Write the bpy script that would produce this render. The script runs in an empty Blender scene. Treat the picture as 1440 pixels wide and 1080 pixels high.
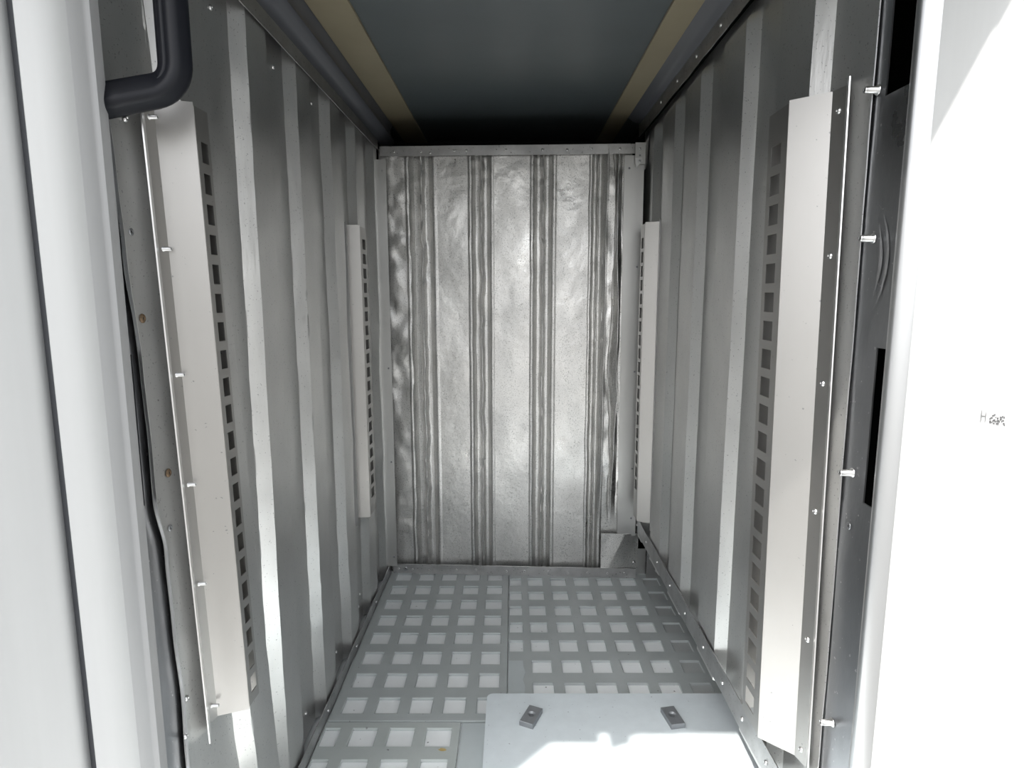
import bpy, bmesh, math, random
from mathutils import Vector, noise
random.seed(7)
C = bpy.context.scene.collection
SC = bpy.context.scene
# ------------------------------------------------------------ camera, sky, sun, exposure
cam = bpy.data.cameras.new('camera'); cam.sensor_width = 36; cam.lens = 858/1440*36
cam.clip_start = 0.02; cam.clip_end = 500
camo = bpy.data.objects.new('camera', cam); C.objects.link(camo)
camo.location = (0, 0, 0); camo.rotation_euler = (math.radians(90-8.35), 0, 0)
SC.camera = camo
SUN = Vector((.45, .466, -1.0)).normalized()          # direction the light travels
w = bpy.data.worlds.new('sky'); SC.world = w; w.use_nodes = True
nt = w.node_tree; sky = nt.nodes.new('ShaderNodeTexSky'); sky.sky_type = 'NISHITA'
sky.sun_disc = False; sky.sun_elevation = math.asin(-SUN.z); sky.sun_rotation = math.atan2(-SUN.x, -SUN.y)
sky.air_density = 1.0; sky.dust_density = 3.5; sky.ozone_density = .7
bg = nt.nodes['Background']; bg.inputs[1].default_value = .34
hs = nt.nodes.new('ShaderNodeHueSaturation'); hs.inputs['Saturation'].default_value = .14
nt.links.new(sky.outputs[0], hs.inputs['Color']); nt.links.new(hs.outputs[0], bg.inputs[0])
sd = bpy.data.lights.new('sun', 'SUN'); sd.energy = 5.0; sd.angle = math.radians(.6); sd.color = (1, .96, .9)
so = bpy.data.objects.new('sun', sd); C.objects.link(so); so.location = (-3, -3, 6)
so.rotation_euler = SUN.to_track_quat('-Z', 'Y').to_euler()
vs = SC.view_settings; vs.view_transform = 'Standard'; vs.look = 'None'; vs.exposure = 0.35; vs.gamma = 1; vs.use_curve_mapping = False
SC.cycles.max_bounces = 14; SC.cycles.diffuse_bounces = 8; SC.cycles.glossy_bounces = 10
SC.cycles.sample_clamp_indirect = 8

# ------------------------------------------------------------ materials
def mat(name, col, rough=.5, metal=0.0, bump=None, mott=None, specks=None, rmott=0, spec=None, streak=None, trans=0):
    """bump=(scale xyz, strength, distance); mott=(scale, dark factor); specks=(scale, threshold, colour)"""
    m = bpy.data.materials.new(name); m.use_nodes = True
    n = m.node_tree; p = n.nodes['Principled BSDF']; L = n.links
    p.inputs['Roughness'].default_value = rough; p.inputs['Metallic'].default_value = metal
    if spec is not None: p.inputs['Specular IOR Level'].default_value = spec
    tc = n.nodes.new('ShaderNodeTexCoord')
    rgb = n.nodes.new('ShaderNodeRGB'); rgb.outputs[0].default_value = (*col, 1)
    out = rgb.outputs[0]
    def tex(scale, det=5, ro=.6):
        mp = n.nodes.new('ShaderNodeMapping'); mp.inputs['Scale'].default_value = scale
        L.new(tc.outputs['Object'], mp.inputs[0])
        t = n.nodes.new('ShaderNodeTexNoise'); t.inputs['Scale'].default_value = 1; t.inputs['Detail'].default_value = det
        t.inputs['Roughness'].default_value = ro; L.new(mp.outputs[0], t.inputs[0]); return t.outputs[0]
    def ramp(src, a, b, va, vb):
        r = n.nodes.new('ShaderNodeMapRange'); r.inputs[1].default_value = a; r.inputs[2].default_value = b
        r.inputs[3].default_value = va; r.inputs[4].default_value = vb; L.new(src, r.inputs[0]); return r.outputs[0]
    def mul(c, f):
        x = n.nodes.new('ShaderNodeMix'); x.data_type = 'RGBA'; x.blend_type = 'MULTIPLY'; x.inputs[0].default_value = 1
        L.new(c, x.inputs[6]); L.new(f, x.inputs[7]); return x.outputs[2]
    if mott: out = mul(out, ramp(tex(mott[0]), .3, .7, mott[1], 1.0))
    if streak: out = mul(out, ramp(tex(streak[0], 3), .35, .65, streak[1], 1.0))
    if specks:
        f = ramp(tex((specks[0],)*3, 2, .5), specks[1], specks[1]+.03, 0, 1)
        x = n.nodes.new('ShaderNodeMix'); x.data_type = 'RGBA'; L.new(f, x.inputs[0]); L.new(out, x.inputs[6])
        x.inputs[7].default_value = (*specks[2], 1); out = x.outputs[2]
    L.new(out, p.inputs['Base Color'])
    if rmott: L.new(ramp(tex((9, 9, 6)), .3, .7, max(.05, rough-rmott), rough+rmott), p.inputs['Roughness'])
    if bump:
        b = n.nodes.new('ShaderNodeBump'); b.inputs['Strength'].default_value = bump[1]; b.inputs['Distance'].default_value = bump[2]
        L.new(tex(bump[0]), b.inputs['Height']); L.new(b.outputs[0], p.inputs['Normal'])
    return m
M = {}
M['wall'] = mat('aluminium sheet', (.70, .70, .69), .38, .93, bump=((60, 60, 14), .25, .002), mott=((5, 5, 3), .86), specks=(300, .675, (.34, .34, .34)), rmott=.07)
M['back'] = mat('dented galvanised sheet', (.76, .755, .74), .38, .96, bump=((45, 45, 38), .35, .003), mott=((14, 14, 9), .84), specks=(330, .60, (.40, .40, .39)), rmott=.13)
M['plain'] = mat('plain aluminium', (.68, .68, .67), .38, 1, bump=((30, 30, 5), .1, .001), mott=((6, 6, 4), .92))
M['rack'] = mat('satin anodised aluminium', (.51, .50, .485), .40, 1, bump=((140, 140, 140), .06, .0005), mott=((8, 8, 4), .94), specks=(160, .73, (.3, .3, .3)))
M['edge'] = mat('cut aluminium edge', (.85, .85, .85), .3, 1)
M['dark_sheet'] = mat('oxidised aluminium sheet', (.45, .46, .48), .34, 1, bump=((25, 25, 10), .3, .003), mott=((8, 8, 5), .8), specks=(120, .70, (.7, .7, .7)), rmott=.08)
M['strip'] = mat('edge strip', (.56, .56, .56), .42, 1, bump=((40, 40, 40), .3, .002), mott=((16, 16, 16), .72), specks=(180, .68, (.15, .15, .15)))
M['rivet'] = mat('rivet metal', (.7, .7, .7), .28, 1)
M['hole'] = mat('dark hole', (.006, .006, .006), .9)
M['rust'] = mat('rusty screw', (.22, .15, .09), .6, .5, mott=((400, 400, 400), .4))
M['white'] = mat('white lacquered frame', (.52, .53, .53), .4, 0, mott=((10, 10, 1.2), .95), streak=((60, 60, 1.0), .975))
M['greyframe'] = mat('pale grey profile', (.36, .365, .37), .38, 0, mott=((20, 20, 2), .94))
M['deckgrey'] = mat('grey deck sheet', (.42, .44, .44), .5)
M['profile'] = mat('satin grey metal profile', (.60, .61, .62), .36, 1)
M['seal'] = mat('rubber seal', (.10, .105, .115), .6)
M['black'] = mat('black handle plastic', (.007, .008, .012), .42, 0, spec=.3)
M['void'] = mat('black hollow shade', (.006, .006, .008), .9)  # shade of the hollows put into the colour as near-black
M['ceil'] = mat('blue grey ceiling panel', (.095, .112, .12), .42, 0, mott=((2.2, 5, 1), .86))
M['cream'] = mat('cream ceiling band', (.31, .27, .185), .5, 0, mott=((6, 6, 6), .9))
M['cove'] = mat('dark coving', (.10, .105, .12), .38, 0)
M['floor'] = mat('white composite floor', (.86, .89, .90), .42, 0, mott=((9, 9, 9), .93), specks=(70, .74, (.2, .2, .2)))
M['mat'] = mat('frosted grey grid mat', (.42, .455, .455), .4, 0, mott=((7, 7, 7), .86), specks=(90, .74, (.2, .2, .2)))
M['mat2'] = mat('greenish frosted grid mat', (.46, .50, .49), .4, 0, mott=((7, 7, 7), .86), specks=(60, .73, (.2, .2, .2)))
M['smooth'] = mat('smooth grey sheet', (.50, .55, .56), .45, 0, mott=((8, 8, 8), .9))
M['board'] = mat('white board', (.62, .68, .71), .6, 0, bump=((160, 160, 160), .2, .001), mott=((30, 30, 30), .93), specks=(140, .72, (.33, .36, .38)))
M['boardedge'] = mat('board edge', (.42, .44, .44), .7)
M['steel'] = mat('zinc plated block', (.27, .285, .30), .45, .5, mott=((60, 60, 60), .85))
M['ground'] = mat('yard asphalt', (.20, .20, .195), .85, 0, mott=((.8, .8, .8), .8), bump=((9, 9, 9), .3, .01))  # unseen yard, coloured dark to throw less light onto the frames
M['smudge'] = mat('ink mark', (.13, .13, .135), .8)
M['stain'] = mat('rust stain', (.55, .42, .17), .7, mott=((90, 90, 90), .7))

# ------------------------------------------------------------ helpers
def link(name, bm, m, parent=None, smooth=False, solid=0, off=0):
    me = bpy.data.meshes.new(name); bmesh.ops.recalc_face_normals(bm, faces=bm.faces) if solid == 0 else None
    bm.to_mesh(me); bm.free(); me.materials.append(M[m])
    if smooth:
        for p in me.polygons: p.use_smooth = True
    o = bpy.data.objects.new(name, me); C.objects.link(o)
    if parent: o.parent = parent; o.matrix_parent_inverse = parent.matrix_world.inverted()
    if solid:
        s = o.modifiers.new('solid', 'SOLIDIFY'); s.thickness = solid; s.offset = off
        if smooth: e = o.modifiers.new('split', 'EDGE_SPLIT'); e.split_angle = math.radians(44); e.use_edge_sharp = False
    return o
def struct(o, label=None):
    o['kind'] = 'structure'
    if label: o['label'] = label
    return o
def thing(name, label, cat, loc, group=None):
    o = bpy.data.objects.new(name, None); C.objects.link(o); o.location = loc; o.empty_display_size = .05
    o['label'] = label; o['category'] = cat
    if group: o['group'] = group
    bpy.context.view_layer.update(); return o
def tag(o, label, cat, group=None):
    o['label'] = label; o['category'] = cat
    if group: o['group'] = group
    return o
def box(bm, a, b):
    v = [bm.verts.new((x, y, z)) for z in (a[2], b[2]) for y in (a[1], b[1]) for x in (a[0], b[0])]
    for f in ((0, 1, 3, 2), (4, 6, 7, 5), (0, 4, 5, 1), (2, 3, 7, 6), (0, 2, 6, 4), (1, 5, 7, 3)): bm.faces.new([v[i] for i in f])
    return v
def boxo(name, a, b, m, parent=None, bev=0):
    bm = bmesh.new(); box(bm, a, b)
    if bev: bmesh.ops.bevel(bm, geom=bm.edges[:], offset=bev, segments=2, affect='EDGES')
    return link(name, bm, m, parent)
def grid(fn, us, vs_, skip=None):
    """fn(u,v)->point ; skip(uc,vc)->True leaves the cell open"""
    bm = bmesh.new(); V = {}
    def g(i, j):
        if (i, j) not in V: V[i, j] = bm.verts.new(fn(us[i], vs_[j]))
        return V[i, j]
    for i in range(len(us)-1):
        for j in range(len(vs_)-1):
            if skip and skip((us[i]+us[i+1])/2, (vs_[j]+vs_[j+1])/2): continue
            bm.faces.new((g(i, j), g(i+1, j), g(i+1, j+1), g(i, j+1)))
    return bm
def lin(a, b, n): return [a+(b-a)*i/n for i in range(n+1)]
def uniq(vals, a, b):
    r = sorted(set([round(v, 6) for v in vals if a < v < b] + [a, b])); return r
def holed(fn, u0, u1, v0, v1, holes, extra_u=(), extra_v=()):
    us = uniq([h[0] for h in holes]+[h[1] for h in holes]+list(extra_u), u0, u1)
    vv = uniq([h[2] for h in holes]+[h[3] for h in holes]+list(extra_v), v0, v1)
    sk = lambda u, v: any(h[0] < u < h[1] and h[2] < v < h[3] for h in holes)
    return grid(fn, us, vv, sk)
def lathe(bm, prof, n=14, M4=None):
    rings = []
    for r, h in prof:
        rings.append([bm.verts.new((r*math.cos(2*math.pi*k/n), r*math.sin(2*math.pi*k/n), h)) for k in range(n)])
    for a, b in zip(rings, rings[1:]):
        for k in range(n): bm.faces.new((a[k], a[(k+1) % n], b[(k+1) % n], b[k]))
    bm.faces.new(rings[-1])
def rivet_mesh(name, r, h, pin, m, pm):
    bm = bmesh.new(); lathe(bm, [(r, 0), (r*.96, h*.35), (r*.75, h*.8), (r*.45, h), (r*.40, h*.98), (r*.36, h*(.4 if pin < 0 else 1+pin))])
    me = bpy.data.meshes.new(name); bm.faces.ensure_lookup_table(); bm.faces[-1].material_index = 1
    bm.to_mesh(me); bm.free(); me.materials.append(M[m]); me.materials.append(M[pm])
    for p in me.polygons[:-1]: p.use_smooth = True
    return me
RIV = rivet_mesh('rivet', .0045, .003, -1, 'rivet', 'hole')
SCR = rivet_mesh('screw', .0055, .002, -1, 'rust', 'hole')
def stud_mesh():
    bm = bmesh.new(); lathe(bm, [(.0068, 0), (.0060, .0015), (.0046, .002), (.0044, .016), (.0036, .0175), (.0026, .0175), (.0022, .0165)])
    me = bpy.data.meshes.new('stud'); bm.faces.ensure_lookup_table(); bm.faces[-1].material_index = 1
    bm.to_mesh(me); bm.free(); me.materials.append(M['rivet']); me.materials.append(M['hole'])
    for p in me.polygons[:-1]: p.use_smooth = True
    return me
STUD = stud_mesh()
HOLE = rivet_mesh('drilled hole', .0042, .0008, -1, 'dark_sheet', 'hole')
AX = {'-x': (0, -math.pi/2, 0), '+x': (0, math.pi/2, 0), '-y': (math.pi/2, 0, 0), '-z': (math.pi, 0, 0), '+z': (0, 0, 0)}
def rivets(parent, pts, ax, me=None, name='rivet', s=1):
    for p in pts:
        o = bpy.data.objects.new(name, me or RIV); C.objects.link(o); o.location = p; o.scale = (s, s, s)
        o.rotation_euler = AX[ax] if isinstance(ax, str) else ax
        o.parent = parent; o.matrix_parent_inverse = parent.matrix_world.inverted()
def nz(x, y, z): return noise.noise(Vector((x, y, z)))

# ============================================================ SETTING
# yard outside and the outer skin of the box body round the opening
bm = bmesh.new(); box(bm, (-30, -40, -1.9), (30, 20, -1.8)); struct(link('ground', bm, 'ground'), 'dark asphalt yard outside the van body')
bm = bmesh.new()
for a, b in (((-2.2, .33, -1.15), (-.76, .37, 1.05)), ((.72, .33, -1.15), (2.2, .37, 1.05)), ((-.76, .33, 1.0), (.72, .37, 1.05)), ((-.76, .33, -1.15), (.72, .37, -1.06)),
             ((-2.2, .37, 1.01), (2.2, 2.7, 1.05)), ((-2.2, 2.66, -1.15), (2.2, 2.7, 1.01)), ((-2.2, .37, -1.15), (-2.16, 2.66, 1.01)), ((2.16, .37, -1.15), (2.2, 2.66, 1.01))): box(bm, a, b)
struct(link('wall_front', bm, 'white'), 'white outer skin of the van body round the opening')

# floor deck
struct(boxo('floor', (-.62, .40, -1.05), (.66, 2.62, -1.008), 'floor'), 'white composite floor under the grid mats')

struct(boxo('trim_22', (.452, .78, -1.0078), (.60, 2.2, -1.0072), 'deckgrey'), 'thin grey sheet on the floor deck under the right mat')  # grey sheet so the mat's outermost holes show no white deck
# ---- corrugated side walls
def rib(y, starts, dep, top, ramp):
    for s in starts:
        t = y-s
        if t < 0: continue
        if t < ramp: k = t/ramp; return dep*k
        if t < ramp+top: return dep
        if t < 2*ramp+top: k = 1-(t-ramp-top)/ramp; return dep*k
    return 0
def rib_ys(starts, ramp, top, y0, y1):
    vals = []
    for s in starts:
        for k in (0, .06, .12, .5, .88, .94, 1): vals += [s+ramp*k, s+ramp+top+ramp*k]
        vals += [s-.006, s+ramp+.006, s+ramp+top-.006, s+2*ramp+top+.006]
    vals += lin(y0, y1, 60); return uniq(vals, y0, y1)
LX = -.468; LS = [.887, 1.078, 1.322, 1.560, 1.795, 2.03]
EDGE = [(-1.0, .790), (-.68, .790), (-.57, .792), (-.46, .7845), (-.345, .782), (-.27, .767), (-.2, .767), (-.09, .763), (.05, .750), (.141, .7446), (.25, .7365), (.32, .7335), (.6, .728)]
def edge_y(z):
    for (a, p), (b, q) in zip(EDGE, EDGE[1:]):
        if z <= b: t = (z-a)/(b-a); t = t*t*(3-2*t); return p+(q-p)*t
    return .728
def lwall(y, z):
    y = edge_y(z)+(y-.745)*(.838-edge_y(z))/.093 if y < .838 else y
    d = rib(y, LS, .021, .085, .021)
    amp = .0012+.0030*max(0, min(1, (y-1.3)/.6))
    d += amp*nz(y*9, z*4, 3)+.0011*nz(y*28, z*17, 8) + (.004*max(0, nz(y*11, z*9, 20)-.25) if y > 1.4 else 0)
    w_ = max(0, min(1, (y-.838)/.04, (1.07-y)/.05))
    return (LX+d, y-.0856*(z+.2)*w_, z)
ys = rib_ys(LS, .021, .085, .745, 2.10)
holesL = []
o = struct(link('wall_left', grid(lwall, ys, lin(-1.0, .505, 190)), 'wall', smooth=True, solid=.0015, off=-1), 'corrugated aluminium lining of the left wall')
WL = o
rivets(o, [(LX+.0005, 1.02, .44), (LX+.0005, 1.27, .44), (LX+.0005, 1.50, .44), (LX+.0005, 1.73, .43), (LX+.0005, 1.26, -.94), (LX+.0005, 1.50, -.94), (LX+.0005, 1.74, -.94), (LX+.0005, 1.76, -.91), (LX+.0005, .97, .47)], '+x')
RX = .466; RS = [.945, 1.222, 1.500, 1.730, 1.980]
def rwall(y, z):
    e = rib(y, [s for s in RS], .021, .12, .021)
    e *= max(0, min(1, (.545-z)/.03))
    e += .0012*nz(y*6, z*3, 31)+.0006*nz(y*22, z*12, 18)
    return (RX-e, y, z)
# near-facing ramp is the one at the lower y end, so the right wall uses the same profile
ys = rib_ys(RS, .021, .12, .835, 2.24)
WR = struct(link('wall_right', grid(rwall, ys, lin(-.845, .56, 160)), 'wall', smooth=True, solid=.0015, off=1), 'corrugated aluminium lining of the right wall')
# recessed lower side under the right wall
struct(boxo('baseboard_right', (.60, .75, -1.008), (.62, 2.6, -.80), 'void'), 'dark recessed lower side below the right wall')

# ---- near flanges with slots beside the door frame
def flange(name, x, y0, y1, holes, label, m, off):
    bm = holed(lambda y, z: (x+.0015*nz(y*9, z*5, 2), y, z), y0, y1, -1.0, .60, holes, lin(y0, y1, 6), lin(-1, .6, 60))
    return struct(link(name, bm, m, smooth=False, solid=.002, off=off), label)
F1 = flange('trim_1', -.4745, .695, .83, [(.70, .758, -.270, -.074)], 'slotted galvanised flange beside the left door frame', 'dark_sheet', -1)
F2 = flange('trim_2', .470, .70, .845, [(.706, .785, -.276, -.068), (.706, .812, .247, .59)], 'slotted galvanised flange beside the right door frame', 'dark_sheet', 1)
rivets(F2, [(.4685, .828, .2591), (.4685, .811, .0719), (.4685, .814, -.2432), (.4685, .812, -.62)], '-x', STUD, 'stud')
rivets(F2, [(.4685, .812, -.319)], '-x', HOLE, 'drilled_hole', 1.3)
struct(boxo('trim_3', (-.60, .665, -1.0), (-.53, .81, .60), 'void'), 'black hollow behind the left flange')
struct(boxo('trim_4', (.53, .68, -1.0), (.60, .80, .60), 'void'), 'black hollow behind the right flange')

# bent liner sheet lip on the left (bright wavy cut edge)
def lipfn(u, z):
    return (LX+.0012*nz(9, z*3, 3)+u*.0035, edge_y(z)+.0004, z)
lip = link('cut_edge', grid(lipfn, [0, 1], lin(-1, .5, 190)), 'edge', WL, solid=.0016, off=0)
rivets(WL, [(LX+.001, .768, .076), (LX+.001, .797, -.316)], '+x', HOLE, 'drilled_hole', 1.1)
rivets(WL, [(LX+.001, .775, -.030), (LX+.001, .803, -.24)], '+x', SCR, 'rusty_screw', 1.1)
rivets(WL, [(LX+.001, .80, -.573), (LX+.001, .79, -.625), (LX+.001, .775, .21)], '+x', RIV)

# ---- back wall: dented sheet, grooves, crumpled right end
GR = [(-.343, -.266), (-.133, -.073), (.074, .134), (.268, .303)]
def groove(x, z):
    for i, (a, b) in enumerate(GR):
        j = .0025*nz(z*9, i*7, 1)
        a += j; 
        if a <= x <= b:
            t = (x-a)/(b-a); e = min(1, t/.16, (1-t)/.16)
            c = math.exp(-((t-.5-.07*nz(z*11, i, 4)-.03*nz(z*40, i, 4))/.085)**2)
            return .022*e - .019*c*(1+.4*nz(z*22, i*3, 6))
        if b < x < b+.014: return -.002*math.sin((x-b)/.014*math.pi)
        if a-.014 < x < a: return -.003*math.sin((a-x)/.014*math.pi)
    return 0
def fold(x, z):
    """facets of the crumpled end (x .31 - .39): (x, depth) pairs that wander with height"""
    if x < .304: return 0
    q = lambda k, f, a: a*nz(z*f, k*3.3, 2)
    k = max(0, min(1, (z+.80)/.25)); top = max(0, min(1, (z-.16)/.16)); m_ = max(0, min(1, (z+.15)/.2))
    P = [(.304, 0), (.312+q(1, 6, .004), -.014+q(2, 9, .004)), (.334+q(3, 5, .010)+.006*math.sin(z*7), -.014+q(4, 8, .006)),
         (.340+q(5, 6, .008)+.006*math.sin(z*7), .006+.008*top), (.353+q(6, 5, .010)-.006*math.sin(z*6), -.020+q(7, 13, .006)+.006*m_),
         (.366+q(8, 4, .006), .004+.016*top+q(9, 6, .005)), (.398, -.002+.010*top)]
    for (x0, d0), (x1, d1) in zip(P, P[1:]):
        if x <= x1:
            t = max(0, min(1, (x-x0)/max(1e-4, x1-x0))); return k*(d0+(d1-d0)*t)+.002*k*nz(x*60, z*22, 5)
    return k*P[-1][1]
def yb(x): return 2.118-.045*(x+.437)
def bwall(x, z):
    d = groove(x, z)+fold(x, z)
    up = .45+.55*max(0, min(1, (z+.7)/.5))
    d += up*(.0040*nz(x*7, z*4, 1)+.0011*nz(x*17, z*12, 7)+.0005*nz(x*45, z*38, 9))
    if x < -.345: d += up*(.007*nz(x*12+z*7, z*9-x*6, 14)+.003*nz(x*30, z*22, 3))
    return (x, yb(x)+d, z)
xs = []
for a, b in GR: xs += lin(a-.016, b+.016, 26)
xs = uniq(xs+lin(-.445, .395, 190)+lin(.30, .395, 46), -.445, .395)
WB = struct(link('wall_back', grid(bwall, xs, lin(-1.0, .478, 300)), 'back', smooth=True), 'dented galvanised back wall with four vertical grooves')
# closed space behind and above the back wall, its shade painted black
bm = bmesh.new(); box(bm, (-.60, 2.24, -1.0), (.66, 2.27, .46)); box(bm, (-.60, 2.56, .40), (.66, 2.60, .66)); box(bm, (-.60, 2.27, .40), (.66, 2.56, .43))
struct(link('wall_rear', bm, 'void'), 'black hollow behind and above the back wall')

def strip_y(name, x0, x1, z0, z1, ya, m, label, rv, t=.003, wav=.0015):
    fn = lambda x, z: (x, ya(x)+wav*nz(x*9, z*20, 3), z+.0015*nz(x*8, 3, 1)*(1 if z == z0 else .3))
    o = struct(link(name, grid(fn, lin(x0, x1, 60), [z0, (z0+z1)/2, z1]), m, solid=t, off=0), label)
    rivets(o, [(x, ya(x)-t/2, z0+(z1-z0)*k) for x, k in rv], '-y'); return o
yt = lambda x: yb(x)-.012
strip_y('trim_5', -.437, .43, .452, .483, yt, 'strip', 'riveted strip along the top of the back wall', [(-.39, .45), (-.30, .42), (-.27, .3), (-.19, .5), (-.15, .5), (-.02, .55), (.10, .5), (.18, .45), (.26, .55), (.35, .5)])
strip_y('trim_6', -.43, .441, -1.0, -.965, lambda x: yb(x)-.026, 'strip', 'riveted strip along the foot of the back wall', [(-.41, .5), (-.36, .45), (-.30, .4), (-.2, .5), (-.13, .55), (-.02, .45), (.045, .5), (.13, .5), (.20, .4), (.27, .5), (.34, .45), (.40, .5)])
rivets(bpy.data.objects['trim_6'], [(-.385, yb(-.385)-.0275, -.982)], '-y', HOLE, 'drilled_hole', 1.7)
# vertical corner strips
def strip_v(name, x0, x1, z0, z1, y, label, rv, xt=0):
    fn = lambda x, z: (x+xt*(z-z0)/(z1-z0), y+.003*nz(z*2, x*6, 6), z)
    o = struct(link(name, grid(fn, [x0, x0+(x1-x0)*.12, x0+(x1-x0)*.5, x1], lin(z0, z1, 40)), 'plain', smooth=True, solid=.002, off=0), label)
    rivets(o, [(x0+(x1-x0)*k+xt*(z-z0)/(z1-z0), y-.0015, z) for k, z in rv], '-y', HOLE, 'drilled_hole', .9); return o
strip_v('trim_7', -.462, -.412, -.965, .435, 2.074, 'smooth corner strip at the left end of the back wall', [(.75, .40), (.8, .07), (.8, -.25), (.8, -.58), (.8, -.93)])
strip_v('trim_8', .372, .436, -.845, .445, 2.060, 'smooth corner strip at the right end of the back wall', [(.25, .405), (.75, .09), (.75, -.26), (.75, -.60), (.75, -.78)], xt=-.008)

# ---- strips along the side walls
def strip_x(name, x, z0, z1, y0, y1, label, rv, wav, edge, face):
    """upright leaf; edge='top'/'bottom' is the wavy one"""
    def fn(y, v):
        z = z0+(z1-z0)*v; wz = wav*(nz(y*7, 2, 8)+.6*nz(y*17, 9, 1))
        if (edge == 'top' and v == 1) or (edge == 'bottom' and v == 0): z += wz*.8
        return (x+wav*.5*nz(y*7, v, 4), y, z)
    o = struct(link(name, grid(fn, lin(y0, y1, 90), [0, .5, 1]), 'strip', solid=.002, off=0), label)
    rivets(o, [(x+(.0015 if face == '+x' else -.0015), y, z0+(z1-z0)*.5) for y in rv], face); return o
strip_x('baseboard_left', -.441, -1.003, -.966, .74, 2.09, 'riveted strip along the foot of the left wall', [1.1, 1.33, 1.6, 1.85], .004, 'top', '+x')
strip_x('baseboard_right_strip', .441, -.828, -.776, .86, 2.18, 'riveted strip along the foot of the right wall', [.95, 1.06, 1.17, 1.30, 1.45, 1.6, 1.75, 1.9, 2.05], .005, 'top', '-x').name = 'trim_9'
strip_x('trim_10', -.441, .470, .500, .60, 2.09, 'strip along the top of the left wall', [], .0005, 'bottom', '+x')
strip_x('trim_11', .441, .540, .582, .74, 2.22, 'riveted strip along the top of the right wall', [1.0, 1.12, 1.25, 1.38, 1.55, 1.72, 1.9], .004, 'bottom', '-x')

# ---- ceiling
struct(boxo('ceiling', (-.70, .50, .605), (.70, 2.6, .64), 'ceil'), 'blue-grey ceiling panel')
struct(boxo('trim_12', (-.427, .50, .598), (-.338, 2.55, .6045), 'cream'), 'cream band left of the ceiling panel')
struct(boxo('trim_13', (.334, .50, .598), (.397, 2.55, .6045), 'cream'), 'cream band right of the ceiling panel')
def cove(name, pts, label):
    bm = bmesh.new(); ya, yb_ = .5, 2.2 if pts[0][0] > 0 else 2.3
    for (x0, z0), (x1, z1) in zip(pts, pts[1:]):
        bm.faces.new([bm.verts.new(p) for p in ((x0, ya, z0), (x1, ya, z1), (x1, yb_, z1), (x0, yb_, z0))])
    bmesh.ops.remove_doubles(bm, verts=bm.verts, dist=1e-5)
    return struct(link(name, bm, 'cove', smooth=True, solid=.003, off=0), label)
cove('trim_14', [(-.446, .500), (-.446, .515), (-.440, .528), (-.428, .538), (-.425, .548), (-.432, .556), (-.438, .568), (-.438, .582), (-.430, .600)], 'dark moulded coving above the left wall')
cove('trim_15', [(.446, .580), (.436, .583), (.424, .584), (.414, .588), (.408, .594), (.398, .600)], 'dark moulded coving above the right wall')
# space above the lintel line, closed
struct(boxo('trim_16', (-.76, .50, .615), (.72, .52, 1.008), 'white'), 'front edge of the roof over the opening')
bm = bmesh.new()
for a, b in (((-.70, .52, .50), (-.475, 2.6, .515)), ((.475, .52, .585), (.70, 2.6, .60)), ((-.64, .80, -1.02), (-.62, 2.6, .62)), ((.66, .80, -1.02), (.68, 2.6, .62))): box(bm, a, b)
struct(link('wall_hollow', bm, 'void'), 'dark body shell behind the lining')

# ---- door frames (profiles extruded upwards)
def extr(name, pts, z0, z1, m, label=None, parent=None, smooth=True, lean=0, nzv=24, solid=.0012):
    def fn(i, z): x, y = pts[int(i)]; return (x+lean*(z), y, z)
    o = link(name, grid(fn, list(range(len(pts))), lin(z0, z1, nzv)), m, parent, smooth=smooth, solid=solid, off=0)
    if label: struct(o, label)
    return o
def arc(cx, cy, r, a0, a1, n=8): return [(cx+r*math.cos(math.radians(a)), cy+r*math.sin(math.radians(a))) for a in lin(a0, a1, n)]

# right jamb: grey profile, then the broad white flared face in the sun
J2 = extr('trim_17', [(.478, .745), (.452, .735), (.4455, .722), (.447, .716), (.461, .7065), (.4625, .7062)], -1.0, .62, 'profile', 'pale grey profile of the right door frame')
pts = [(.4625, .7064), (.472, .686), (.4955, .634), (.524, .575), (.545, .532), (.58, .455), (.62, .375), (.66, .345), (.73, .332)]
J1 = extr('trim_18', pts, -1.08, 1.005, 'white', 'broad white flared door frame on the right in full sun')
# ink mark on it: a small H and two blots, lying on the face between the points (.4955,.634) and (.524,.575)
def jamb(px_, py_):   # t along the flared face, z
    a = Vector((.4955, .634)); b = Vector((.545, .532)); d = (b-a).normalized(); n_ = Vector((-d.y, d.x)); n_ = -n_ if n_.x > 0 else n_
    p = a+d*px_+n_*.0012; return (p.x, p.y, py_)
bm = bmesh.new()
def dab(cx, cz, w_, h_):
    n = 9; c = [bm.verts.new(jamb(cx+w_*math.cos(2*math.pi*k/n)*(.8+.3*random.random()), cz+h_*math.sin(2*math.pi*k/n)*(.8+.3*random.random()))) for k in range(n)]
    bm.faces.new(c)
MARKS = [(0, .0, .0005, .0070), (.0040, -.0004, .0005, .0066), (.0020, .0003, .0019, .0006)]
for k in range(26): MARKS.append((.0115+.0034*random.uniform(-1, 1), -.001+.0052*random.uniform(-1, 1), .0007, .0008))
for k in range(26): MARKS.append((.0185+.0036*random.uniform(-1, 1), -.002+.0052*random.uniform(-1, 1), .0007, .0009))
for x_, z_, a_, b_ in MARKS: dab(.0015+x_, -.127+z_, a_, b_)
link('ink_mark', bm, 'smudge', J1)
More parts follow.
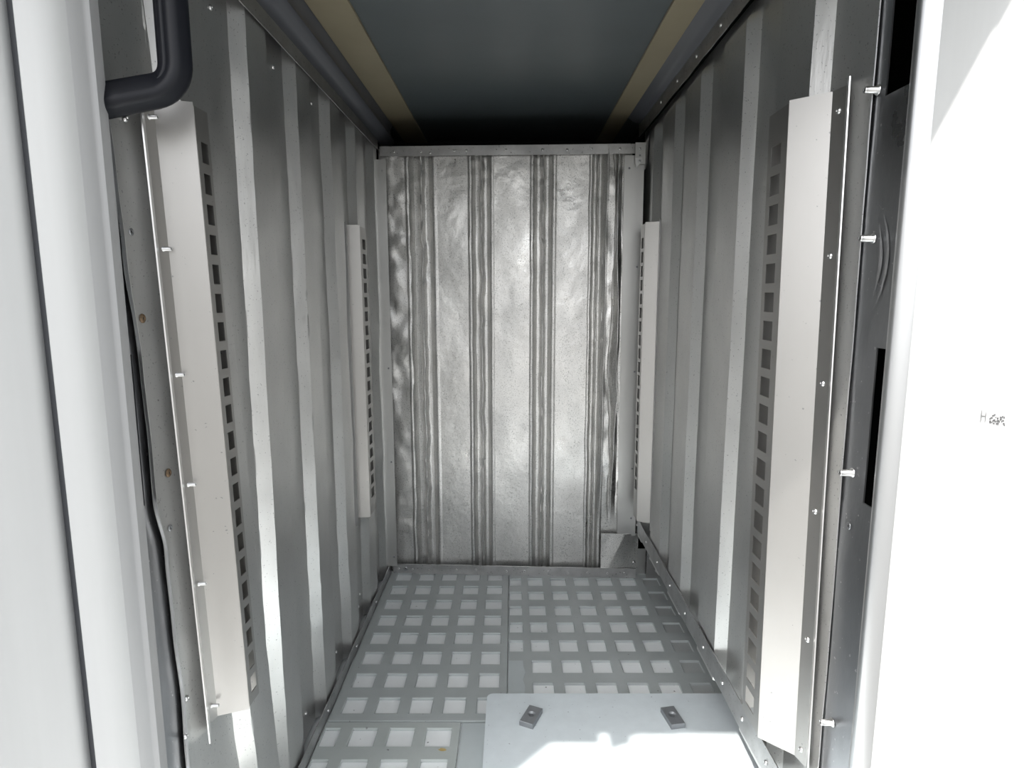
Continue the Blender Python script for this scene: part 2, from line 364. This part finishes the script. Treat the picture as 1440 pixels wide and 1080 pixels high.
# left jamb: light bead, grey profile, rounded white frame, rubber gap, outer panel
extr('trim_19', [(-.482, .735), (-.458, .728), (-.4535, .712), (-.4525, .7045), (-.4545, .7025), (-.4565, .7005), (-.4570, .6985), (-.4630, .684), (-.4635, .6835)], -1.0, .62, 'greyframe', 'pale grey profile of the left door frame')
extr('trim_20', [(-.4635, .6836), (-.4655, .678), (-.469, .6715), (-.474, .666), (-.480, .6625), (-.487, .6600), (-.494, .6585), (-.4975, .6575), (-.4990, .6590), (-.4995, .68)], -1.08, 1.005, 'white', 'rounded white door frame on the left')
extr('trim_21', [(-.488, .674), (-.500, .672), (-.512, .672), (-.524, .674)], -1.08, 1.005, 'seal', 'dark rubber gap between the left frame and the outer panel', solid=.002)
DL = extr('door_1', [(-.520, .69), (-.516, .672), (-.5125, .662), (-.5135, .6560), (-.516, .651), (-.54, .628), (-.575, .585), (-.63, .50), (-.70, .40), (-.76, .345)], -1.08, 1.005, 'white', 'smooth white outer door panel on the left', nzv=40)

# ============================================================ BLACK GRAB HANDLE
def sweep(path, prof, m, name, parent=None, closed_prof=True, up=Vector((0, 1, 0))):
    bm = bmesh.new(); rings = []
    for i, p in enumerate(path):
        t = (path[min(i+1, len(path)-1)]-path[max(i-1, 0)]).normalized()
        b = t.cross(up).normalized(); n = b.cross(t).normalized()
        rings.append([bm.verts.new(p+b*a+n*c) for a, c in prof])
    for a, b in zip(rings, rings[1:]):
        for k in range(len(prof)): bm.faces.new((a[k], a[(k+1) % len(prof)], b[(k+1) % len(prof)], b[k]))
    bm.faces.new(rings[0]); bm.faces.new(rings[-1])
    return link(name, bm, m, parent, smooth=True)
def rr(w_, h_, r, n=5):
    out = []
    for cx, cy, a0 in ((w_/2-r, h_/2-r, 0), (-w_/2+r, h_/2-r, 90), (-w_/2+r, -h_/2+r, 180), (w_/2-r, -h_/2+r, 270)):
        out += [(cx+r*math.cos(math.radians(a0+90*k/n)), cy+r*math.sin(math.radians(a0+90*k/n))) for k in range(n+1)]
    return out
H = thing('grab_handle', 'black plastic loop grab handle fixed to the left door frame', 'handle', (-.47, .72, .21))
A, B, D, E_ = Vector((-.474, .728, .214)), Vector((-.402, .776, .246)), Vector((-.402, .776, .545)), Vector((-.474, .728, .58))
def corner(a, b, c, r, n=10):
    u = (a-b).normalized(); v = (c-b).normalized(); p = b+u*r; q = b+v*r
    return [((1-t)**2)*p+2*t*(1-t)*b+t*t*q for t in lin(0, 1, n)]
path = [A]+[A.lerp(B, .3)]+corner(A, B, D, .028)+[B.lerp(D, .4), B.lerp(D, .7)]+corner(B, D, E_, .028)+[D.lerp(E_, .7), E_]
g = sweep(path, rr(.036, .030, .010), 'black', 'grip', H, up=Vector((-.45, -.89, 0)))
path2 = [p+Vector((-.006, -.0125, 0)) for p in path[1:-1]]
sweep(path2, rr(.010, .008, .0035), 'black', 'raised_rib', g, up=Vector((-.45, -.89, 0)))
boxo('mounting_foot', (-.476, .706, .190), (-.469, .75, .238), 'black', H, bev=.003)
boxo('mounting_foot', (-.476, .706, .556), (-.469, .75, .600), 'black', H, bev=.003)

# ============================================================ RACK UPRIGHTS
def upright(label, loc, sec, ztop, zbot, sk, holes, riv, side):
    """sec: lip, flange0, flange1(plate0), plate1, side1, back1 (x,y); sk = y shift per unit of height"""
    T = thing('rack_upright', label, 'rack upright', loc, 'slotted rack uprights on the side walls')
    lipx, f0, f1, p1, s1, b1 = sec
    P = lambda p, z: (p[0], p[1]+sk*(z+.2), z)
    def plate(name, a, b, z0, z1, m, hl=None, n=1, th=.0016, dz=0):
        def fn(u, z): return P((a[0]+(b[0]-a[0])*u, a[1]+(b[1]-a[1])*u), z)
        if hl: bm = holed(fn, 0, 1, z0, z1, hl, (), lin(z0, z1, 20))
        else: bm = grid(fn, lin(0, 1, n), lin(z0, z1, 30))
        return link(name, bm, m, T, solid=th, off=0)
    plate('edge_lip', f0, lipx, zbot-.010, ztop+.004, 'edge', th=.0018)
    plate('mounting_flange', f0, f1, zbot, ztop, 'rack')
    plate('face_plate', f1, p1, zbot, ztop, 'rack', n=3)
    z_first, pitch, nh, hh = holes
    hl = [(.30, .82, z_first-pitch*k-hh/2, z_first-pitch*k+hh/2) for k in range(nh)]
    plate('slotted_side', p1, s1, zbot+.004, ztop-.004, 'rack', hl)
    plate('rear_flange', s1, b1, zbot+.004, ztop-.004, 'rack')
    for z in riv:
        y = (f0[1]+f1[1])/2+sk*(z+.2); x = (f0[0]+f1[0])/2
        rivets(T, [(x, y, z)], '+x' if side < 0 else '-x', STUD if side < 0 else RIV, 'rivet', .62 if side < 0 else 1.1)
    return T
upright('near left aluminium rack upright with slotted side, below the black handle', (-.465, .85, -.66),
        [(-.452, .803), (-.4665, .834), (-.463, .852), (-.4195, .868), (-.4185, .902), (-.467, .904)], .250, -.655, -.047, (.190, .0405, 21, .027), [.225, .060, -.110, -.270, -.425, -.63], -1)
upright('near right aluminium rack upright with slotted side, beside the white sunlit frame', (.463, .89, -.73),
        [(.452, .852), (.462, .876), (.456, .903), (.4125, .943), (.4125, 1.012), (.465, 1.015)], .285, -.735, .030, (.215, .0455, 21, .031), [.255, .055, -.130, -.325, -.53, -.715], 1)
upright('rear left aluminium rack upright with slotted side, at the back wall corner', (-.465, 1.75, -.66),
        [(-.446, 1.690), (-.4665, 1.697), (-.463, 1.730), (-.4215, 1.735), (-.4200, 1.802), (-.467, 1.804)], .190, -.655, -.008, (.140, .0405, 19, .028), [.175, .03, -.13, -.29, -.45, -.64], -1)
upright('rear right aluminium rack upright with slotted side, at the back wall corner', (.463, 1.95, -.74),
        [(.444, 1.885), (.462, 1.890), (.456, 1.925), (.4145, 1.943), (.4125, 1.992), (.465, 1.995)], .222, -.745, .008, (.160, .0437, 19, .033), [.20, .02, -.16, -.34, -.52, -.72], 1)

# ============================================================ CORNER BRACKETS
T = thing('corner_bracket', 'small riveted bracket joining the top strips in the back right corner', 'bracket', (.405, 2.05, .40), 'corner brackets of the back wall')
bm = bmesh.new(); box(bm, (.396, 2.046, .415), (.428, 2.049, .482)); p = link('plate', bm, 'plain', T)
bm = bmesh.new(); vs4 = [bm.verts.new(q) for q in ((.428, 2.046, .482), (.441, 2.06, .505), (.441, 2.075, .42), (.428, 2.046, .398))]; bm.faces.new(vs4); link('side_plate', bm, 'plain', T, solid=.002)
bm = bmesh.new(); t3 = [bm.verts.new((x, 2.0455, z)) for x, z in ((.397, .434), (.418, .436), (.420, .425), (.400, .404))]; bm.faces.new(t3); link('bare_patch', bm, 'edge', T, solid=.0008)
rivets(T, [(.411, 2.0457, .463), (.411, 2.0450, .424)], '-y', RIV); rivets(T, [(.411, 2.0457, .442)], '-y', HOLE, 'drilled_hole', .8)
T = thing('corner_bracket', 'flat bracket with two screws in the back right corner by the floor', 'bracket', (.47, 2.07, -1.0), 'corner brackets of the back wall')
bm = bmesh.new(); box(bm, (.440, 2.085, -1.004), (.482, 2.089, -.905)); link('back_plate', bm, 'plain', T)
bm = bmesh.new(); box(bm, (.478, 2.050, -1.004), (.545, 2.054, -.90)); link('plate', bm, 'strip', T)
rivets(T, [(.492, 2.05, -.925), (.515, 2.05, -.972)], '-y', RIV, 'screw', 1.5)
o = link('patch_plate', (lambda: grid(lambda x, z: (x, 2.062-.002*math.sin((x-.31)*30)-.004*max(0, 1-abs((x-.345)-(z+.96)*.45)/.05), z), lin(.316, .448, 40), lin(-.968, -.838, 40)))(), 'back', smooth=True, solid=.002, off=0)
tag(o, 'bent galvanised patch plate at the lower right end of the back wall', 'plate'); rivets(o, [(.434, 2.06, -.945)], '-y', RIV, 'rivet', 1.4)

# ============================================================ FLOOR MATS
def mat_obj(name, label, m, x0, x1, y0, y1, cols, rows, wx, wy, group, z=-1.008, h=.0078, skip=None, notch=None):
    holes = [(c, c+(w2 or wx), r, r+wy) for c, w2 in cols for r in rows if not (skip and skip(c, r))]
    holes = [(max(a, x0+.003), min(b, x1-.003), max(c, y0+.003), min(d, y1-.003)) for a, b, c, d in holes]
    holes = [q for q in holes if q[1]-q[0] > .006 and q[3]-q[2] > .006]
    bm = holed(lambda x, y: (x, y, z+h), x0, x1, y0, y1, holes, (), ())
    # thin bottom skin recessed in the hollows is the white deck seen through
    o = link(name, bm, m, solid=h, off=-1)
    b = o.modifiers.new('bevel', 'BEVEL'); b.width = .0022; b.segments = 2; b.limit_method = 'ANGLE'
    return tag(o, label, 'floor mat', group)
G = 'square-hole floor mats'
mat_obj('grid_mat', 'grey square-hole floor mat covering the back left of the floor', 'mat', -.438, -.0125, 1.315, 2.10, [(-.4953+.0818*k, 0) for k in range(6)], [1.342+.0988*k for k in range(8)], .053, .057, G)
mat_obj('grid_mat', 'grey square-hole floor mat covering the back right, running under the white board', 'mat', -.0105, .560, .80, 2.10, [(-.0193+.006, .046)]+[(.0548+.0815*k, 0) for k in range(6)], [1.4040-.0985*k for k in range(1, 6)]+[1.4030+.0985*k for k in range(7)], .053, .055, G, skip=lambda c, r: c < 0 and r < 1.55)
mat_obj('grid_mat', 'greenish square-hole floor mat at the front left with a rust stain', 'mat2', -.438, -.121, .80, 1.3115, [(-.4565+.0862*k, 0) for k in range(4)], [1.2328-.0975*k for k in range(5)], .058, .058, G)
bm = bmesh.new(); c = [bm.verts.new((-.155+.016*math.cos(a)*random.uniform(.4, 1), 1.222+.006*math.sin(a)*random.uniform(.4, 1), -1.0+.0004)) for a in lin(0, 5.9, 14)]; bm.faces.new(c)
link('rust_stain', bm, 'stain', bpy.data.objects['grid_mat.002'])
bm = bmesh.new(); box(bm, (-.118, .80, -1.008), (-.0125, 1.3115, -1.0015)); bmesh.ops.bevel(bm, geom=bm.edges[:], offset=.002, segments=2, affect='EDGES')
tag(link('floor_sheet', bm, 'smooth'), 'narrow smooth grey floor sheet left of the white board', 'floor sheet')
bm = bmesh.new(); q = [(-.0095, 1.40), (.030, 1.40), (.034, 1.44), (.029, 1.47), (.036, 1.50), (.031, 1.53), (.030, 1.554), (-.0095, 1.554)]
v = [bm.verts.new((x, y, -.9995)) for x, y in q]; bm.faces.new(v); tag(link('floor_patch', bm, 'smooth', solid=.0015), 'small pale smooth patch on the right mat behind the board corner', 'patch')

# ============================================================ WHITE BOARD AND BLOCKS
bm = bmesh.new(); x0, x1, y0, y1 = -.061, .545, .72, 1.373; out = []
r = .016
for cx, cy, a0 in ((x1-.004, y1-.004, 0), (x0+r, y1-r, 90)):
    rad = r if cx < 0 else .004; out += [(cx+rad*math.cos(math.radians(a0+90*k/6)), cy+rad*math.sin(math.radians(a0+90*k/6))) for k in range(7)]
ed = [(x1-(x1-x0-2*r)*k/40, y1+.0012*nz(k*.9, 3, 1)) for k in range(2, 38)]
out = out[:7]+ed+out[7:]+[(x0, y0), (x1, y0)]
vb = [bm.verts.new((x, y, -.9995)) for x, y in out]; f = bm.faces.new(vb)
r_ = bmesh.ops.extrude_face_region(bm, geom=[f]); bmesh.ops.translate(bm, verts=[e for e in r_['geom'] if isinstance(e, bmesh.types.BMVert)], vec=(0, 0, .0295))
tag(link('board', bm, 'board'), 'thick white board lying on the floor mats at the front right', 'board')
def block(label, x, y, rot):
    bm = bmesh.new(); w2, l2, h = .0165, .030, .012
    n = 24; top = []; hole = [(.0085*math.cos(2*math.pi*k/n), .0015+.0085*math.sin(2*math.pi*k/n)) for k in range(n)]
    def sq(a):
        c_, s_ = math.cos(a), math.sin(a); t = min(w2/abs(c_) if abs(c_) > 1e-6 else 9, l2/abs(s_) if abs(s_) > 1e-6 else 9); return (c_*t, s_*t)
    angs = sorted([2*math.pi*k/n for k in range(n)]+[math.atan2(s2*l2, s1*w2) % (2*math.pi) for s1 in (1, -1) for s2 in (1, -1)])
    ho = [(.0095*math.cos(a), .002+.0095*math.sin(a)) for a in angs]; hi = [(.0058*math.cos(a), .002+.0058*math.sin(a)) for a in angs]; so_ = [sq(a) for a in angs]
    loops = [[bm.verts.new((p[0], p[1], z)) for p in L] for L, z in ((so_, 0), (so_, h-.001), ([(p[0]*.96, p[1]*.975) for p in so_], h), (ho, h), (hi, h-.0035), (hi, .0005))]
    N = len(angs)
    for a, b in zip(loops, loops[1:]):
        for k in range(N): bm.faces.new((a[k], a[(k+1) % N], b[(k+1) % N], b[k]))
    bm.faces.new(loops[-1])
    o = link('clamp_block', bm, 'steel'); o.location = (x, y, -.9697); o.rotation_euler = (0, 0, rot)
    return tag(o, label, 'metal block', 'steel blocks on the white board')
block('grey drilled metal block on the white board, the left one, turned clockwise', .0440, 1.281, math.radians(-24))
block('grey drilled metal block on the white board, the right one beside the right wall', .3700, 1.279, math.radians(10))

# scuffed crescents round the second stud of the right flange
def crescent(cy, cz, ry, rz, a0, a1, th, m='rivet'):
    bm = bmesh.new(); n = 22; A_ = []; B_ = []
    for k in range(n+1):
        a = math.radians(a0+(a1-a0)*k/n); w_ = th*math.sin(math.pi*k/n)+.0002
        A_.append(bm.verts.new((.4687, cy+ry*math.cos(a), cz+rz*math.sin(a)))); B_.append(bm.verts.new((.4687, cy+(ry-w_)*math.cos(a), cz+(rz-w_)*math.sin(a))))
    for k in range(n): bm.faces.new((A_[k], A_[k+1], B_[k+1], B_[k]))
    return link('scuff_mark', bm, 'scuff', F2)
M['scuff'] = mat('scuffed aluminium', (.62, .62, .63), .6, 1, mott=((200, 200, 60), .6))
crescent(.815, .045, -.035, .072, -75, 75, .006)
crescent(.812, .045, -.018, .058, -60, 50, .007)
